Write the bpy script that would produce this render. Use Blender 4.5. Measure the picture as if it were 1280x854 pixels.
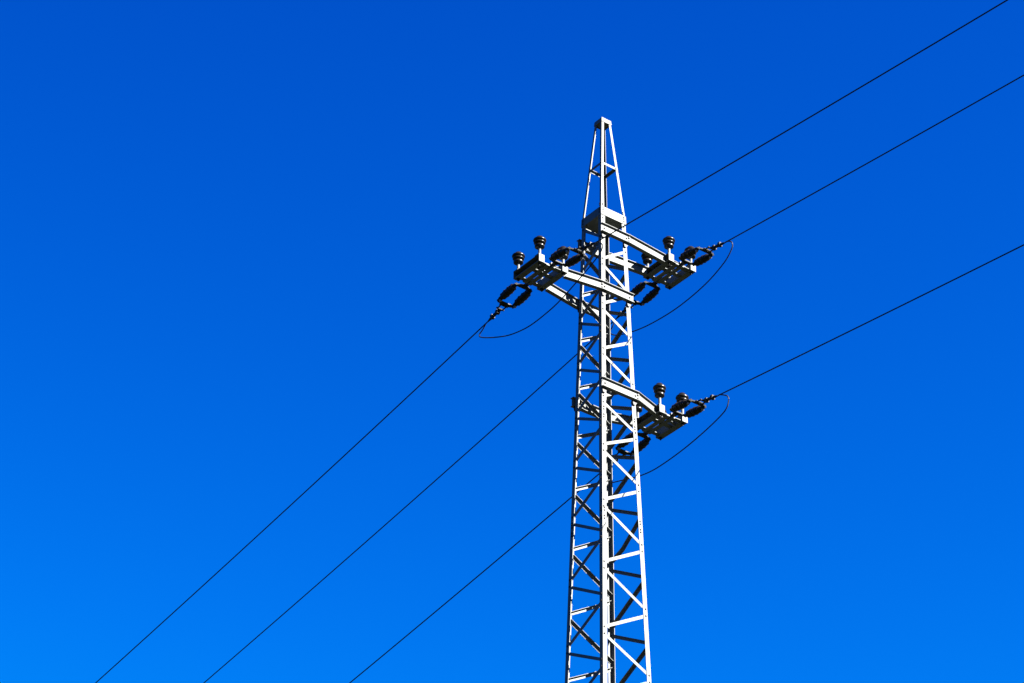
import bpy, bmesh, math, random
from mathutils import Vector, Matrix

random.seed(7)
# ------------------------------------------------------------------ clear
for o in list(bpy.data.objects):
    bpy.data.objects.remove(o, do_unlink=True)
SC = bpy.context.scene
COL = SC.collection

# ------------------------------------------------------------------ camera
EYE = 1.7                      # camera height above the flat field
F_PX, PITCH, ROLL = 3600.0, 0.5810, 0.0119
cp, sp = math.cos(PITCH), math.sin(PITCH)
fw = Vector((0, cp, sp)); up0 = Vector((0, -sp, cp)); rt0 = Vector((1, 0, 0))
rt = math.cos(ROLL) * rt0 + math.sin(ROLL) * up0
up = -math.sin(ROLL) * rt0 + math.cos(ROLL) * up0
cam = bpy.data.cameras.new('camera')
cam.sensor_width = 36.0
cam.lens = 36.0 * F_PX / 1280.0
cam.clip_start = 0.1
cam.clip_end = 20000
camo = bpy.data.objects.new('camera', cam)
M3 = Matrix((rt, up, -fw)).transposed()
camo.matrix_world = Matrix.Translation((0, 0, EYE)) @ M3.to_4x4()
COL.objects.link(camo)
SC.camera = camo
SC.render.resolution_x, SC.render.resolution_y = 1024, 683

# tower frame: u runs along the crossarms, v along the power line
YAW = 0.6431
TX, TY = 1.0671, 27.7011
U = Vector((math.cos(YAW), math.sin(YAW), 0)); V = Vector((-math.sin(YAW), math.cos(YAW), 0))

# ------------------------------------------------------------------ sun and sky
SUN_EL = math.radians(33)
sun_h = (-V + 0.5 * U).normalized()
sun_dir = Vector((sun_h.x * math.cos(SUN_EL), sun_h.y * math.cos(SUN_EL), math.sin(SUN_EL)))
sl = bpy.data.lights.new('sun', 'SUN')
sl.energy = 5.0
sl.angle = math.radians(0.5)
sl.color = (1.0, 0.97, 0.92)
so = bpy.data.objects.new('sun', sl)
so.rotation_euler = sun_dir.to_track_quat('Z', 'Y').to_euler()
so.location = (30, -20, 60)
COL.objects.link(so)

SKY_R, PG, KG, PB, KB = 0.001, 2.5, 0.1088, 1.447, 0.3827
w = bpy.data.worlds.new('World'); SC.world = w; w.use_nodes = True
nt = w.node_tree; nt.nodes.clear()
sky = nt.nodes.new('ShaderNodeTexSky'); sky.sky_type = 'NISHITA'
sky.sun_disc = False
sky.sun_elevation = SUN_EL
sky.sun_rotation = math.atan2(sun_dir.x, sun_dir.y)
sky.altitude = 600; sky.air_density = 1.0; sky.dust_density = 0.2; sky.ozone_density = 2.0
# the photograph's deep polarised blue: a contrast curve per colour channel over the physical sky
sep = nt.nodes.new('ShaderNodeSeparateColor'); com = nt.nodes.new('ShaderNodeCombineColor')
nt.links.new(sky.outputs[0], sep.inputs[0])
for ch, power, gain, top in (('Red', 2.0, SKY_R, 0.01), ('Green', PG, KG, 0.50), ('Blue', PB, KB, 2.05)):
    pw = nt.nodes.new('ShaderNodeMath'); pw.operation = 'POWER'; pw.inputs[1].default_value = power
    ml = nt.nodes.new('ShaderNodeMath'); ml.operation = 'MULTIPLY'; ml.inputs[1].default_value = gain
    nt.links.new(sep.outputs[ch], pw.inputs[0]); nt.links.new(pw.outputs[0], ml.inputs[0])
    mn = nt.nodes.new('ShaderNodeMath'); mn.operation = 'SMOOTH_MIN'; mn.inputs[1].default_value = top; mn.inputs[2].default_value = top * 0.1
    nt.links.new(ml.outputs[0], mn.inputs[0]); nt.links.new(mn.outputs[0], com.inputs[ch])
bg = nt.nodes.new('ShaderNodeBackground'); bg.inputs['Strength'].default_value = 0.05
wo = nt.nodes.new('ShaderNodeOutputWorld')
nt.links.new(com.outputs[0], bg.inputs['Color'])
nt.links.new(bg.outputs[0], wo.inputs['Surface'])

SC.view_settings.view_transform = 'Standard'
SC.view_settings.look = 'None'
SC.view_settings.gamma = 1.0
SC.view_settings.use_curve_mapping = False
SC.view_settings.exposure = 3.2

# ------------------------------------------------------------------ materials
def mat(name, c0, c1, scale, rough, spec=0.3, metallic=0.0, bump=0.0, stretch=(1, 1, 1), detail=5):
    m = bpy.data.materials.new(name); m.use_nodes = True
    n = m.node_tree; b = n.nodes['Principled BSDF']
    tc = n.nodes.new('ShaderNodeTexCoord'); mp = n.nodes.new('ShaderNodeMapping')
    mp.inputs['Scale'].default_value = stretch
    no = n.nodes.new('ShaderNodeTexNoise'); no.inputs['Scale'].default_value = scale
    no.inputs['Detail'].default_value = detail; no.inputs['Roughness'].default_value = 0.65
    rp = n.nodes.new('ShaderNodeValToRGB')
    rp.color_ramp.elements[0].position = 0.35; rp.color_ramp.elements[1].position = 0.68
    rp.color_ramp.elements[0].color = (*c0, 1); rp.color_ramp.elements[1].color = (*c1, 1)
    n.links.new(tc.outputs['Object'], mp.inputs['Vector']); n.links.new(mp.outputs[0], no.inputs['Vector'])
    n.links.new(no.outputs['Fac'], rp.inputs['Fac']); n.links.new(rp.outputs[0], b.inputs['Base Color'])
    b.inputs['Roughness'].default_value = rough
    b.inputs['Metallic'].default_value = metallic
    b.inputs['Specular IOR Level'].default_value = spec
    if bump:
        bp = n.nodes.new('ShaderNodeBump'); bp.inputs['Strength'].default_value = bump
        bp.inputs['Distance'].default_value = 0.01
        n.links.new(no.outputs['Fac'], bp.inputs['Height']); n.links.new(bp.outputs[0], b.inputs['Normal'])
    return m

STEEL = mat('weathered_grey_steel_paint', (0.062, 0.066, 0.061), (0.086, 0.090, 0.084), 14, 0.62, 0.25, stretch=(1, 1, 0.35))
BOLT = mat('rusty_bolt_steel', (0.006, 0.005, 0.004), (0.014, 0.012, 0.009), 60, 0.6)
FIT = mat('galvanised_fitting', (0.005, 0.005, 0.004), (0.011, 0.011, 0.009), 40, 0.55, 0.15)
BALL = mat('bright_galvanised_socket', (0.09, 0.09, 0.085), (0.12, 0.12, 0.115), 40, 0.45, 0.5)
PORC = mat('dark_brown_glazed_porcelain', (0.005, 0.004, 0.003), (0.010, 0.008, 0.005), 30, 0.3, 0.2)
WIRE = mat('oxidised_aluminium_wire', (0.004, 0.004, 0.0035), (0.007, 0.007, 0.006), 30, 0.6, 0.2)
EARTH = mat('damp_grass_and_soil', (0.005, 0.0065, 0.0025), (0.014, 0.016, 0.006), 0.6, 0.95, 0.1, bump=0.6, detail=8)
CONC = mat('rough_concrete', (0.22, 0.21, 0.19), (0.32, 0.31, 0.28), 12, 0.9, 0.2, bump=0.4)

# ------------------------------------------------------------------ helpers
def build(name, bm, m, parent=None, loc=None, smooth=False):
    bmesh.ops.recalc_face_normals(bm, faces=bm.faces)
    me = bpy.data.meshes.new(name); bm.to_mesh(me); bm.free()
    if smooth:
        for pl in me.polygons: pl.use_smooth = True
    me.materials.append(m)
    o = bpy.data.objects.new(name, me); COL.objects.link(o)
    if parent: o.parent = parent
    if loc is not None: o.location = loc
    return o

def empty(name, label, cat, loc, rz=0.0, group=None):
    o = bpy.data.objects.new(name, None); COL.objects.link(o)
    o.empty_display_size = 0.2
    o.location = loc; o.rotation_euler = (0, 0, rz)
    o['label'] = label; o['category'] = cat
    if group: o['group'] = group
    return o

def tag(o, label, cat, group=None):
    o['label'] = label; o['category'] = cat
    if group: o['group'] = group
    return o

def prism(bm, prof, p0, p1, x, y):
    """sweep a closed 2-D outline from p0 to p1; x, y are the outline's axes in 3-D"""
    p0, p1, x, y = Vector(p0), Vector(p1), Vector(x), Vector(y)
    a = [bm.verts.new(p0 + x * q[0] + y * q[1]) for q in prof]
    b = [bm.verts.new(p1 + x * q[0] + y * q[1]) for q in prof]
    n = len(prof)
    for i in range(n):
        bm.faces.new((a[i], a[(i + 1) % n], b[(i + 1) % n], b[i]))
    bm.faces.new(a); bm.faces.new(b[::-1])

def box(bm, c, sx, sy, sz):
    c = Vector(c)
    pr = [(-sx / 2, -sy / 2), (sx / 2, -sy / 2), (sx / 2, sy / 2), (-sx / 2, sy / 2)]
    prism(bm, pr, c - Vector((0, 0, sz / 2)), c + Vector((0, 0, sz / 2)), (1, 0, 0), (0, 1, 0))

def angle_prof(w, t):            # L section, corner at the origin, flanges along +x and +y
    return [(0, 0), (w, 0), (w, t), (t, t), (t, w), (0, w)]

def channel_prof(h, d, tw, tf):  # U section centred in y, web on x=0, opening towards +x
    return [(0, -h / 2), (d, -h / 2), (d, -h / 2 + tf), (tw, -h / 2 + tf),
            (tw, h / 2 - tf), (d, h / 2 - tf), (d, h / 2), (0, h / 2)]

def i_prof(h, d, tw, tf):        # I section centred on the origin, web along y
    return [(-d / 2, -h / 2), (d / 2, -h / 2), (d / 2, -h / 2 + tf), (tw / 2, -h / 2 + tf), (tw / 2, h / 2 - tf), (d / 2, h / 2 - tf), (d / 2, h / 2),
            (-d / 2, h / 2), (-d / 2, h / 2 - tf), (-tw / 2, h / 2 - tf), (-tw / 2, -h / 2 + tf), (-d / 2, -h / 2 + tf)]

def rods(bm, pts, r, n=8, caps=True, radii=None):
    pts = [Vector(p) for p in pts]
    rings = []
    for i, p in enumerate(pts):
        t = (pts[min(i + 1, len(pts) - 1)] - pts[max(i - 1, 0)]).normalized()
        a = t.cross(Vector((0, 0, 1)))
        if a.length < 1e-3: a = t.cross(Vector((1, 0, 0)))
        a.normalize(); b = t.cross(a)
        rr = radii[i] if radii else r
        rings.append([bm.verts.new(p + a * rr * math.cos(2 * math.pi * k / n) + b * rr * math.sin(2 * math.pi * k / n)) for k in range(n)])
    for i in range(len(rings) - 1):
        for k in range(n):
            bm.faces.new((rings[i][k], rings[i][(k + 1) % n], rings[i + 1][(k + 1) % n], rings[i + 1][k]))
    if caps:
        bm.faces.new(rings[0]); bm.faces.new(rings[-1][::-1])

def lathe(bm, prof, p0, axis, n=20):
    """prof = [(distance along axis, radius)]"""
    axis = Vector(axis).normalized(); p0 = Vector(p0)
    a = axis.cross(Vector((0, 0, 1)))
    if a.length < 1e-3: a = Vector((1, 0, 0))
    a.normalize(); b = axis.cross(a)
    rings = [[bm.verts.new(p0 + axis * d + a * r * math.cos(2 * math.pi * k / n) + b * r * math.sin(2 * math.pi * k / n)) for k in range(n)] for d, r in prof]
    for i in range(len(rings) - 1):
        for k in range(n):
            bm.faces.new((rings[i][k], rings[i][(k + 1) % n], rings[i + 1][(k + 1) % n], rings[i + 1][k]))
    bm.faces.new(rings[0]); bm.faces.new(rings[-1][::-1])

def hexbolt(bm, c, n, r=0.011, h=0.008):
    lathe(bm, [(0, r), (h, r)], c, n, 6)

# ------------------------------------------------------------------ ground
bm = bmesh.new()
R = 9000
prev = None
ctr = bm.verts.new((0, 0, 0))
ring_r = [20, 60, 200, 800, 3000, R]
rings = [[bm.verts.new((TX * 0 + r * math.cos(2 * math.pi * k / 48), r * math.sin(2 * math.pi * k / 48), 0)) for k in range(48)] for r in ring_r]
for k in range(48):
    bm.faces.new((ctr, rings[0][k], rings[0][(k + 1) % 48]))
    for i in range(len(rings) - 1):
        bm.faces.new((rings[i][k], rings[i + 1][k], rings[i + 1][(k + 1) % 48], rings[i][(k + 1) % 48]))
g = build('ground', bm, EARTH)
g['kind'] = 'structure'

# ------------------------------------------------------------------ pylon (local frame: x = along arms, y = along line, z = height above ground)
Z = lambda z: z + EYE            # heights were solved relative to the lens
ZP, ZT, SP, ST, TAPER = Z(19.947), Z(21.386), 0.36, 0.1305, 0.0487
def side(z):
    return SP + TAPER * (ZP - z) if z <= ZP else SP + (ST - SP) * (z - ZP) / (ZT - ZP)
SIGN = {'A': (-1, -1), 'R': (1, -1), 'L': (-1, 1), 'B': (1, 1)}
def corner(c, z):
    s = side(z) / 2
    return Vector((SIGN[c][0] * s, SIGN[c][1] * s, z))

pylon = empty('lattice_pylon', 'tall tapering steel lattice pylon with pointed top and three short crossarms', 'pylon', (TX, TY, 0), YAW)

LW, LT = 0.056, 0.006
def leg_mesh(c, z0, z1, lw, lt):
    bm = bmesh.new()
    sx, sy = SIGN[c]
    prism(bm, angle_prof(lw, lt), corner(c, z0), corner(c, z1), (-sx, 0, 0), (0, -sy, 0))
    return bm
for c in 'ARLB':
    build('leg', leg_mesh(c, -0.3, ZP - 0.002, LW, LT), STEEL, pylon)
    build('spire_leg', leg_mesh(c, ZP + 0.001, ZT - 0.004, 0.032, 0.004), STEEL, pylon)
    bm = bmesh.new(); cc = corner(c, 0)
    box(bm, (cc.x * 0.97, cc.y * 0.97, 0.08), 0.42, 0.42, 0.5)
    build('footing', bm, CONC, pylon)

# lattice node heights on the near leg, half a panel apart, read off the photograph, then continued to the ground
H = [19.84, 19.516, 19.194, 18.872, 18.552, 18.24, 17.92, 17.592, 17.267, 16.942, 16.619, 16.26, 15.894, 15.499, 15.106, 14.701, 14.299, 13.901]
H = [Z(h) - 0.045 for h in H]
step = 0.41
while H[-1] > 0.9:
    H.append(H[-1] - step); step *= 1.035
H[0] += 0.03
# index 0 is level "-1": odd entries carry the shaded-face nodes of leg A
FACES = {  # face: (primary leg, secondary leg, parity of primary nodes, outward normal)
    'sun':   ('A', 'R', 0, Vector((0, -1, 0))),
    'shade': ('A', 'L', 1, Vector((-1, 0, 0))),
    'far':   ('L', 'B', 1, Vector((0, 1, 0))),
    'east':  ('R', 'B', 0, Vector((1, 0, 0))),
}
bolts = bmesh.new()
GAP = 0.042
BW, BT = 0.036, 0.004
nfar = 0
for fname, (pa, pb, par, nrm) in FACES.items():
    for j in range(1, len(H)):
        if j % 2 != par: continue
        for dj in (-1, 1):
            if j + dj >= len(H): continue
            zj, zk = H[j] - dj * GAP, H[j + dj] + dj * GAP
            if zj - 0 < 0.3 or zk < 0.3: continue
            p0, p1 = corner(pa, zj), corner(pb, zk)
            along = (corner(pb, zj) - corner(pa, zj)).normalized()
            inset = 0.022
            p0 = p0 + along * inset; p1 = p1 - along * inset
            off = -nrm * (LT + 0.0005)
            t = (p1 - p0).normalized()
            side_ax = t.cross(nrm).normalized()
            if side_ax.z > 0: side_ax = -side_ax          # points down
            q0, q1 = p0 + off - side_ax * BW / 2, p1 + off - side_ax * BW / 2
            bm = bmesh.new()
            prof = angle_prof(BW, BT)
            # one diagonal of the far side is visibly buckled
            if fname == 'east' and dj == 1 and abs(zj - (Z(15.77))) < 0.3 and nfar == 0:
                nfar = 1
                N = 10
                for k in range(N):
                    f0, f1 = k / N, (k + 1) / N
                    b0 = side_ax * 0.046 * min(f0 / 0.62, (1 - f0) / 0.38)
                    b1 = side_ax * 0.046 * min(f1 / 0.62, (1 - f1) / 0.38)
                    prism(bm, prof, q0.lerp(q1, f0) + b0, q0.lerp(q1, f1) + b1, side_ax, -nrm)
            else:
                prism(bm, prof, q0, q1, side_ax, -nrm)
            build('brace', bm, STEEL, pylon)
            if zj > 12:
                for q in (p0, p1):
                    hexbolt(bolts, q, nrm, 0.0115, 0.010)

# platform band and floor below the spire
def band(z0, z1, t, name):
    for f in FACES.values():
        a, b = f[0], f[1]; n = f[3]
        bm = bmesh.new()
        al = (corner(b, z0) - corner(a, z0)).normalized()
        ext = 0.0 if abs(n.x) > 0.5 else t
        v = []
        for q, s_ in ((a, -1), (b, 1)):
            for z in (z0, z1):
                for d in (0.0012, t + 0.0012):
                    v.append(bm.verts.new(corner(q, z) + n * d + al * s_ * (ext + 0.001)))
        idx = [(0, 1, 3, 2), (4, 6, 7, 5), (0, 4, 5, 1), (2, 3, 7, 6), (0, 2, 6, 4), (1, 5, 7, 3)]
        for i in idx: bm.faces.new([v[k] for k in i])
        build(name, bm, STEEL, pylon)
band(ZP - 0.118, ZP, 0.006, 'platform_side')
bm = bmesh.new(); s_ = side(ZP - 0.1) - 2 * LT - 0.004
box(bm, (0, 0, ZP - 0.102), s_, s_, 0.006)
build('platform_floor', bm, STEEL, pylon)
band(ZT - 0.062, ZT, 0.005, 'spire_cap_side')
bm = bmesh.new(); box(bm, (0, 0, ZT - 0.0055), ST - 0.013, ST - 0.013, 0.005)
build('spire_cap', bm, STEEL, pylon)
bm = bmesh.new(); box(bm, (0, 0, ZT - 0.050), side(ZT - 0.05) - 0.013, side(ZT - 0.05) - 0.013, 0.005)
build('spire_cap', bm, STEEL, pylon)
# platform bolts
for c in 'ARL':
    for f in (('sun', 'AR'), ('shade', 'AL')):
        if c not in f[1]: continue
        n = FACES[f[0]][3]
        for z in (ZP + 0.03, ZP + 0.055, ZP - 0.02, ZP - 0.045, ZP - 0.08, ZP - 0.16):
            p = corner(c, z)
            o_ = Vector((-SIGN[c][0], 0, 0)) if f[0] == 'sun' else Vector((0, -SIGN[c][1], 0))
            hexbolt(bolts, p + o_ * 0.024 + n * (0.007 if ZP - 0.118 < z < ZP else 0), n, 0.010, 0.009)
for c in 'AR':
    hexbolt(bolts, corner(c, ZT - 0.025) + Vector((-SIGN[c][0] * 0.012, -0.0062, 0)), (0, -1, 0), 0.008, 0.006)
# ring half way up the spire
zr = Z(20.655)
for fname, (pa, pb, par, nrm) in FACES.items():
    p0, p1 = corner(pa, zr), corner(pb, zr)
    al = (p1 - p0).normalized()
    bm = bmesh.new()
    prism(bm, angle_prof(0.030, 0.004), p0 + al * 0.006 - nrm * 0.0056 + Vector((0, 0, 0.015)), p1 - al * 0.006 - nrm * 0.0056 + Vector((0, 0, 0.015)), (0, 0, -1), -nrm)
    build('spire_tie', bm, STEEL, pylon)
    for q in (p0 + al * 0.02, p1 - al * 0.02): hexbolt(bolts, q, nrm, 0.008, 0.006)

# splice bolts on the legs
for zc in (Z(15.72), Z(17.05)):
    for c in 'ARL':
        for n, o_ in ((Vector((0, -1, 0)), Vector((-SIGN[c][0], 0, 0))), (Vector((-1, 0, 0)), Vector((0, -SIGN[c][1], 0)))):
            if n.y and SIGN[c][1] > 0: continue
            if n.x and SIGN[c][0] > 0: continue
            for dz in (-0.07, -0.035, 0.035, 0.07):
                hexbolt(bolts, corner(c, zc + dz) + o_ * 0.028, n, 0.0115, 0.010)

# ------------------------------------------------------------------ crossarms
BH, BD = 0.116, 0.056            # I-beam height, flange width
CH = 0.096                       # cross channel height
CW = 0.076                       # cross channel width
CL = 0.235                       # cross channel half length
def crossarm(zc, a_mid, sgn):
    """sgn = +1: arm reaches out on the R side, -1 on the L side"""
    s = side(zc) / 2
    a_in, a_out = a_mid - sgn * 0.17, a_mid + sgn * 0.17
    # centre tension member: a pair of plates and a broad bottom plate between the cross channels
    bm = bmesh.new()
    zb0 = zc + 0.006 - CH / 2 + 0.008
    for xo, wd in ((-0.062, 0.052), (0.008, 0.050)):
        box(bm, (a_mid + xo, 0, zb0), wd, 2 * CL - 0.02, 0.014)
    for y in (-CL + 0.045, -0.03, CL - 0.045):
        box(bm, (a_mid, y, zb0 + 0.0105), 0.262, 0.060, 0.0066)
    box(bm, (a_mid - 0.02, -CL + 0.03, zb0 + 0.0265), 0.03, 0.075, 0.026)
    arm = build('crossarm', bm, STEEL, pylon)
    # two kinked channel beams, one on each side of the tower
    for sy in (-1, 1):
        y0 = sy * (s + BD / 2 + 0.001)
        ytip = sy * 0.165
        a_start = -sgn * (s + 0.028)
        a_kink = sgn * (s + 0.015)
        a_end = a_in - sgn * (CW / 2 + 0.001)
        pr = i_prof(BH, BD, 0.006, 0.006)
        bm = bmesh.new()
        prism(bm, pr, (a_start, y0, zc), (a_kink, y0, zc), (0, sy, 0), (0, 0, 1))
        prism(bm, pr, (a_kink, y0, zc), (a_end, ytip, zc), (0, sy, 0), (0, 0, 1))
        bmesh.ops.remove_doubles(bm, verts=bm.verts, dist=1e-5)
        beam = build('beam', bm, STEEL, arm)
        for dz in (-0.022, 0.022):
            hexbolt(bolts, Vector((a_kink, y0 + sy * 0.003, zc + dz)), (0, sy, 0), 0.013, 0.012)
        slope = (ytip - y0) / (a_end - a_kink)
        # tie between the two cross channels, carrying the beam on
        if sy < 0:
            bm = bmesh.new()
            x0, x1 = a_in + sgn * (CW / 2 + 0.001), a_out - sgn * (CW / 2 + 0.001)
            prism(bm, channel_prof(0.055, 0.032, 0.006, 0.006), (x0, ytip, zc), (x1, ytip + slope * (x1 - x0), zc), (0, sy, 0), (0, 0, 1))
            build('tie_bar', bm, STEEL, arm)
        # angle cleats that carry the beam on the two legs
        for ax in (-1, 1):
            bm = bmesh.new()
            pts = [(-0.030, 0), (0.030, 0), (0.030, -0.02), (0.008, -0.06), (-0.022, -0.06), (-0.030, -0.03)]
            x = ax * (s - 0.022)
            prism(bm, pts, (x, y0 - sy * 0.014, zc - BH / 2 - 0.0005), (x, y0 - sy * 0.006, zc - BH / 2 - 0.0005), (1, 0, 0), (0, 0, 1))
            build('cleat', bm, BOLT, arm)
            for dz in (0.022, -0.022)[:1 if ax == sgn else 1]:
                hexbolt(bolts, Vector((x, y0 + sy * 0.003, zc + dz - 0.02)), (0, sy, 0), 0.012, 0.012)
    # two cross channels with closing end plates, nuts under them
    for ac, face in ((a_in, -sgn), (a_out, sgn)):
        bm = bmesh.new()
        prism(bm, channel_prof(CH, CW, 0.007, 0.008), (ac - face * CW / 2, -CL, zc + 0.006), (ac - face * CW / 2, CL, zc + 0.006), (face, 0, 0), (0, 0, 1))
        cc = build('cross_channel', bm, STEEL, arm)
        for sy in (-1, 1):
            bm = bmesh.new()
            box(bm, (ac, sy * (CL + 0.0035), zc + 0.006), CW + 0.001, 0.006, CH + 0.001)
            build('end_plate', bm, STEEL, cc)
            bm = bmesh.new()
            zb = zc + 0.006 - CH / 2
            lathe(bm, [(0, 0.021), (0.004, 0.021), (0.0041, 0.015), (0.018, 0.015), (0.0181, 0.008), (0.034, 0.008)], (ac, sy * (CL - 0.035), zb), (0, 0, -1), 8)
            build('nut', bm, FIT, cc)
    return arm

ARMS = {  # name: z, middle of the platform along u, direction
    'topmost': (Z(19.606), 1.005, 1),
    'middle':  (Z(18.762), -0.935, -1),
    'lowest':  (Z(17.415), 0.810, 1),
}
for nm, (zc, am, sg) in ARMS.items():
    crossarm(zc, am, sg)
bo = build('bolt_heads', bolts, BOLT, pylon)
bo['kind'] = 'stuff'

# ------------------------------------------------------------------ helpers in world space
def W3(a, b, z):
    return Vector((TX, TY, 0)) + U * a + V * b + Vector((0, 0, z))

# ------------------------------------------------------------------ pin insulators (local: base at the origin, z up)
def pin_insulator(label, loc, tall):
    t = empty('pin_insulator', label, 'insulator', loc, YAW, 'pin insulators on the crossarms')
    t.scale = (1, 1, tall)
    if not PIN:
        bm = bmesh.new()
        lathe(bm, [(0.0, 0.026), (0.012, 0.026), (0.0125, 0.017), (0.17, 0.0165)], (0, 0, 0), (0, 0, 1), 16)
        PIN['post'] = build('post', bm, STEEL, t, smooth=False)
        bm = bmesh.new()
        lathe(bm, [(0.132, 0.019), (0.135, 0.047), (0.142, 0.057), (0.164, 0.058), (0.176, 0.050), (0.184, 0.036), (0.192, 0.036),
                   (0.196, 0.060), (0.204, 0.068), (0.216, 0.064), (0.224, 0.056), (0.230, 0.058), (0.236, 0.072), (0.246, 0.077), (0.262, 0.073),
                   (0.276, 0.058), (0.286, 0.044), (0.292, 0.040), (0.302, 0.038), (0.310, 0.024)], (0, 0, 0), (0, 0, 1), 24)
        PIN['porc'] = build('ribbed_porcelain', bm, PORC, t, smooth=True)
        bm = bmesh.new(); box(bm, (0, 0, 0.0045), CW + 0.006, 0.078, 0.011)
        PIN['base'] = build('base_plate', bm, BOLT, t)
    else:
        for k in ('post', 'porc', 'base'):
            c = PIN[k].copy(); COL.objects.link(c); c.parent = t
    return t
PIN = {}
for nm, (zc, am, sg) in ARMS.items():
    for ch, ac in (('tower-side', am - sg * 0.17), ('outer', am + sg * 0.17)):
        for en, y in (('sunlit', -CL + 0.035), ('shaded', CL - 0.035)):
            pin_insulator(f'dark ribbed pin insulator on the {nm} crossarm, {en} end of its {ch} channel',
                          W3(ac, y, zc + 0.006 + CH / 2 - 0.001), 1.0 if nm == 'lowest' else 0.87)

# ------------------------------------------------------------------ double strain sets (local: x = away from tower along the line, y = sideways, origin at attachment)
STR = {}
SPREAD = 0.105
def make_strain(t, drop):
    parts = []
    def P(name, bm, m, par=None, smooth=False):
        o = build(name, bm, m, par or t, smooth=smooth); parts.append(o); return o
    # link from the crossarm to the first yoke
    bm = bmesh.new()
    for d in (-0.014, 0.014):
        prism(bm, [(-0.006, -0.016), (0.006, -0.016), (0.006, 0.016), (-0.006, 0.016)], (-0.07, d, 0), (0.075, d, 0), (0, 1, 0), (0, 0, 1))
    rods(bm, [(0.06, -0.03, 0), (0.06, 0.03, 0)], 0.010)
    P('link', bm, FIT)
    # yokes: flat triangular plates
    for x, s_ in ((0.085, 1), (0.455, -1)):
        bm = bmesh.new()
        pts = [(-0.028 * s_, -0.030), (0.010 * s_, -SPREAD - 0.022), (0.030 * s_, -SPREAD - 0.018), (0.030 * s_, SPREAD + 0.018), (0.010 * s_, SPREAD + 0.022), (-0.028 * s_, 0.030)]
        prism(bm, pts, (x, 0, -0.007), (x, 0, 0.007), (1, 0, 0), (0, 1, 0))
        for y in (-SPREAD, SPREAD, 0):
            xx = x + (0.012 * s_ if y else -0.015 * s_)
            lathe(bm, [(0, 0.012), (0.034, 0.012)], (xx, y, -0.017), (0, 0, 1), 8)
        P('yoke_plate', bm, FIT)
    # two ribbed rods side by side
    for y in (-SPREAD, SPREAD):
        bm = bmesh.new()
        prof = [(0.0, 0.014), (0.02, 0.020)]
        n = 7
        x0, L = 0.026, 0.222
        for k in range(n):
            c = (k + 0.5) / n
            rr = 0.040 + 0.010 * min(1.0, 1.7 * math.sin(math.pi * c)) - (0.006 if k % 2 else 0.0)
            b = x0 + L * k / n
            prof += [(b, rr - 0.016), (b + L / n * 0.30, rr), (b + L / n * 0.60, rr), (b + L / n * 0.92, rr - 0.015)]
        prof += [(x0 + L + 0.006, 0.019), (x0 + L + 0.03, 0.016)]
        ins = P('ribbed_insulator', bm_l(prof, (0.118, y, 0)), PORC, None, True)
        for xc, dr in ((0.098, 1), (0.438, -1)):
            bm = bmesh.new()
            lathe(bm, [(0, 0.011), (0.006, 0.016), (0.014, 0.017), (0.022, 0.025), (0.046, 0.027), (0.052, 0.021)], (xc, y, 0), (dr, 0, 0), 14)
            if dr < 0: lathe(bm, [(0.054, 0.022), (0.060, 0.030), (0.068, 0.030), (0.072, 0.02)], (xc, y, 0), (dr, 0, 0), 14)
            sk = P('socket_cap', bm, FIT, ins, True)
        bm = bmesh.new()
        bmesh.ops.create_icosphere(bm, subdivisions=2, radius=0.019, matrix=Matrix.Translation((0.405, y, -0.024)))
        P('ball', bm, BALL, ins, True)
    # clevis and wedge clamp
    bm = bmesh.new()
    for d in (-0.026, 0.026):
        rods(bm, [(0.462, d * 0.8, 0), (0.478, d * 1.5, 0), (0.545, d * 1.35, -0.004), (0.585, d * 0.3, -0.007)], 0.0085, 8)
    rods(bm, [(0.480, -0.056, 0), (0.480, 0.056, 0)], 0.012, 8)
    rods(bm, [(0.548, -0.052, -0.004), (0.548, 0.052, -0.004)], 0.011, 8)
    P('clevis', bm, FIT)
    bm = bmesh.new()
    rods(bm, [(0.555, 0, -0.006), (0.575, 0, -0.008), (0.66, 0, -0.013), (0.74, 0, -0.018), (0.79, 0, -0.023)], 0.01, 10, radii=[0.010, 0.018, 0.020, 0.016, 0.008])
    for x in (0.60, 0.70):
        box(bm, (x, 0, -0.013), 0.038, 0.046, 0.046)
        for d in (-0.017, 0.017):
            lathe(bm, [(0, 0.006), (0.036, 0.006)], (x, d, -0.022), (0, 0, 1), 6)
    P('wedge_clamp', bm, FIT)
    return parts

def bm_l(prof, p0):
    bm = bmesh.new(); lathe(bm, prof, p0, (1, 0, 0), 20); return bm

def copy_children(src, dst):
    for ch in list(src.children):
        c = ch.copy(); COL.objects.link(c); c.parent = dst
        for g_ in ch.children:
            d = g_.copy(); COL.objects.link(d); d.parent = c

first = None
DROP = {'sun': math.atan(0.125), 'shade': math.atan(0.135)}
ENDS = {}
for nm, (zc, am, sg) in ARMS.items():
    for en, dirn in (('sun', -1), ('shade', 1)):
        lab = f'double dark strain insulator set pulling from the {nm} crossarm on its ' + ('sunlit' if en == 'sun' else 'shaded') + ' side'
        base = W3(am, dirn * 0.225, zc - 0.012)
        rz = YAW + (math.pi / 2 if dirn > 0 else -math.pi / 2)
        t = empty('strain_insulator_set', lab, 'insulator set', base, rz, 'double strain insulator sets')
        t.rotation_euler = (0, DROP[en], rz)
        if first is None:
            make_strain(t, 0); first = t
        else:
            copy_children(first, t)
        d_ = DROP[en]
        def tip(x, z, base=base, d_=d_, dirn=dirn):
            return base + V * dirn * (x * math.cos(d_) + z * math.sin(d_)) + Vector((0, 0, -x * math.sin(d_) + z * math.cos(d_)))
        ENDS[nm, en] = (tip(0.70, -0.016), tip(0.79, -0.023))

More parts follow.
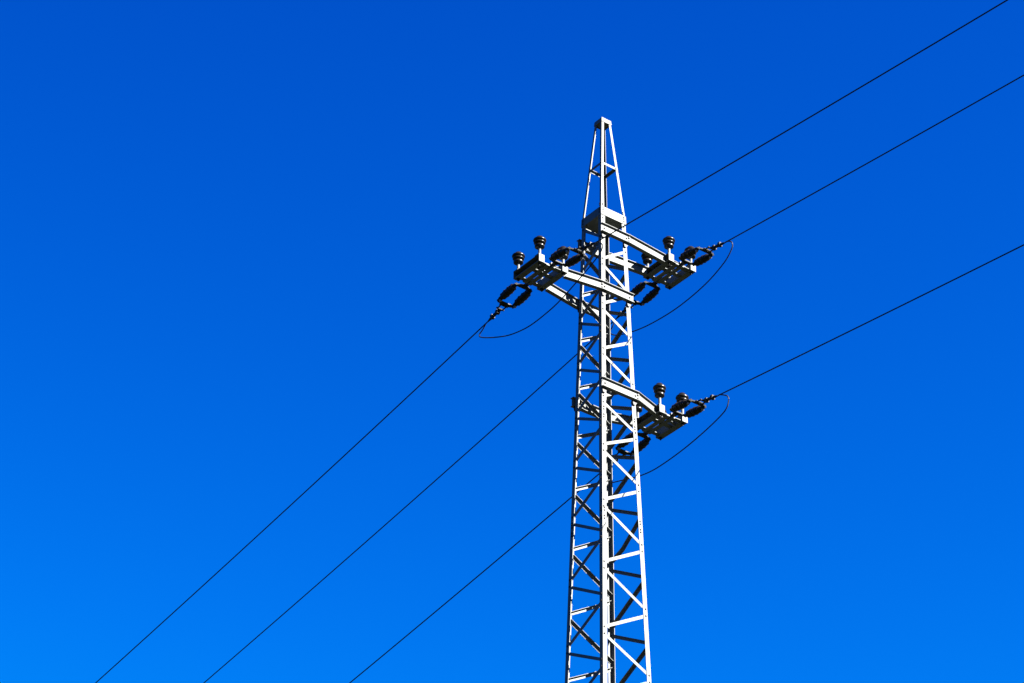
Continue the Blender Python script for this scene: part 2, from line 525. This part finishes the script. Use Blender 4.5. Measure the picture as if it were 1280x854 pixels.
# ------------------------------------------------------------------ conductors and jumper loops
WR = 0.0074
SLOPE = {('topmost', 'sun'): .1115, ('middle', 'sun'): .1135, ('lowest', 'sun'): .1195,
         ('topmost', 'shade'): .155, ('middle', 'shade'): .1545, ('lowest', 'shade'): .150}
for nm, (zc, am, sg) in ARMS.items():
    for en, dirn in (('sun', -1), ('shade', 1)):
        p0, p1 = ENDS[nm, en]
        m = SLOPE[nm, en]; span = 100.0
        pts = [p0]
        N = 60
        for k in range(N + 1):
            d = 95.0 * (k / N) ** 1.6
            pts.append(p1 + V * dirn * d + Vector((0, 0, -m * d + m * d * d / span)))
        bm = bmesh.new()
        rods(bm, [p - p1 for p in pts], WR, 7)
        o = build('conductor_wire', bm, WIRE, None, p1)
        tag(o, f'thin dark conductor wire leaving the {nm} crossarm on its ' + ('sunlit' if en == 'sun' else 'shaded') + ' side', 'wire', 'conductor wires of the power line')
# jumper loops: (distance along the line, height) read off the photograph
JUMP = {
    'topmost': [(-1.04, 19.478), (-1.10, 19.44), (-1.135, 19.39), (-1.12, 19.32), (-0.985, 19.205), (-0.65, 19.085), (-0.18, 19.025), (0.26, 19.04), (0.635, 19.10), (0.95, 19.20), (1.09, 19.275), (1.13, 19.34), (1.08, 19.395), (0.99, 19.428)],
    'middle':  [(-1.04, 18.60), (-1.10, 18.57), (-1.13, 18.52), (-1.10, 18.455), (-0.985, 18.392), (-0.725, 18.30), (-0.36, 18.19), (-0.11, 18.152), (0.17, 18.14), (0.40, 18.17), (0.64, 18.235), (0.93, 18.36), (1.14, 18.475), (1.165, 18.525), (1.10, 18.565), (0.99, 18.588)],
    'lowest':  [(-1.04, 17.262), (-1.12, 17.235), (-1.175, 17.19), (-1.185, 17.12), (-1.105, 17.02), (-0.77, 16.93), (-0.35, 16.866), (0.08, 16.845), (0.37, 16.88), (0.60, 16.945), (0.90, 17.03), (1.08, 17.10), (1.11, 17.16), (1.06, 17.205), (0.99, 17.232)],
}
def smooth_path(pts, n=6):
    out = []
    P = [pts[0]] + pts + [pts[-1]]
    for i in range(1, len(P) - 2):
        a, b, c, d = P[i - 1], P[i], P[i + 1], P[i + 2]
        for k in range(n):
            t = k / n
            out.append(0.5 * ((2 * b) + (c - a) * t + (2 * a - 5 * b + 4 * c - d) * t * t + (3 * b - a - 3 * c + d) * t ** 3))
    out.append(P[-2])
    return out
for nm, (zc, am, sg) in ARMS.items():
    pts = [W3(am, b, Z(z)) for b, z in JUMP[nm]]
    pts[0] = ENDS[nm, 'sun'][1] + V * (-0.03); pts[-1] = ENDS[nm, 'shade'][1] + V * 0.03
    pts = smooth_path(pts)
    c0 = pts[0].copy()
    bm = bmesh.new()
    rods(bm, [p - c0 for p in pts], WR * 0.95, 7)
    o = build('jumper_wire', bm, WIRE, None, c0)
    tag(o, f'slack jumper wire looping under the {nm} crossarm between its strain sets', 'wire', 'slack jumper loops')
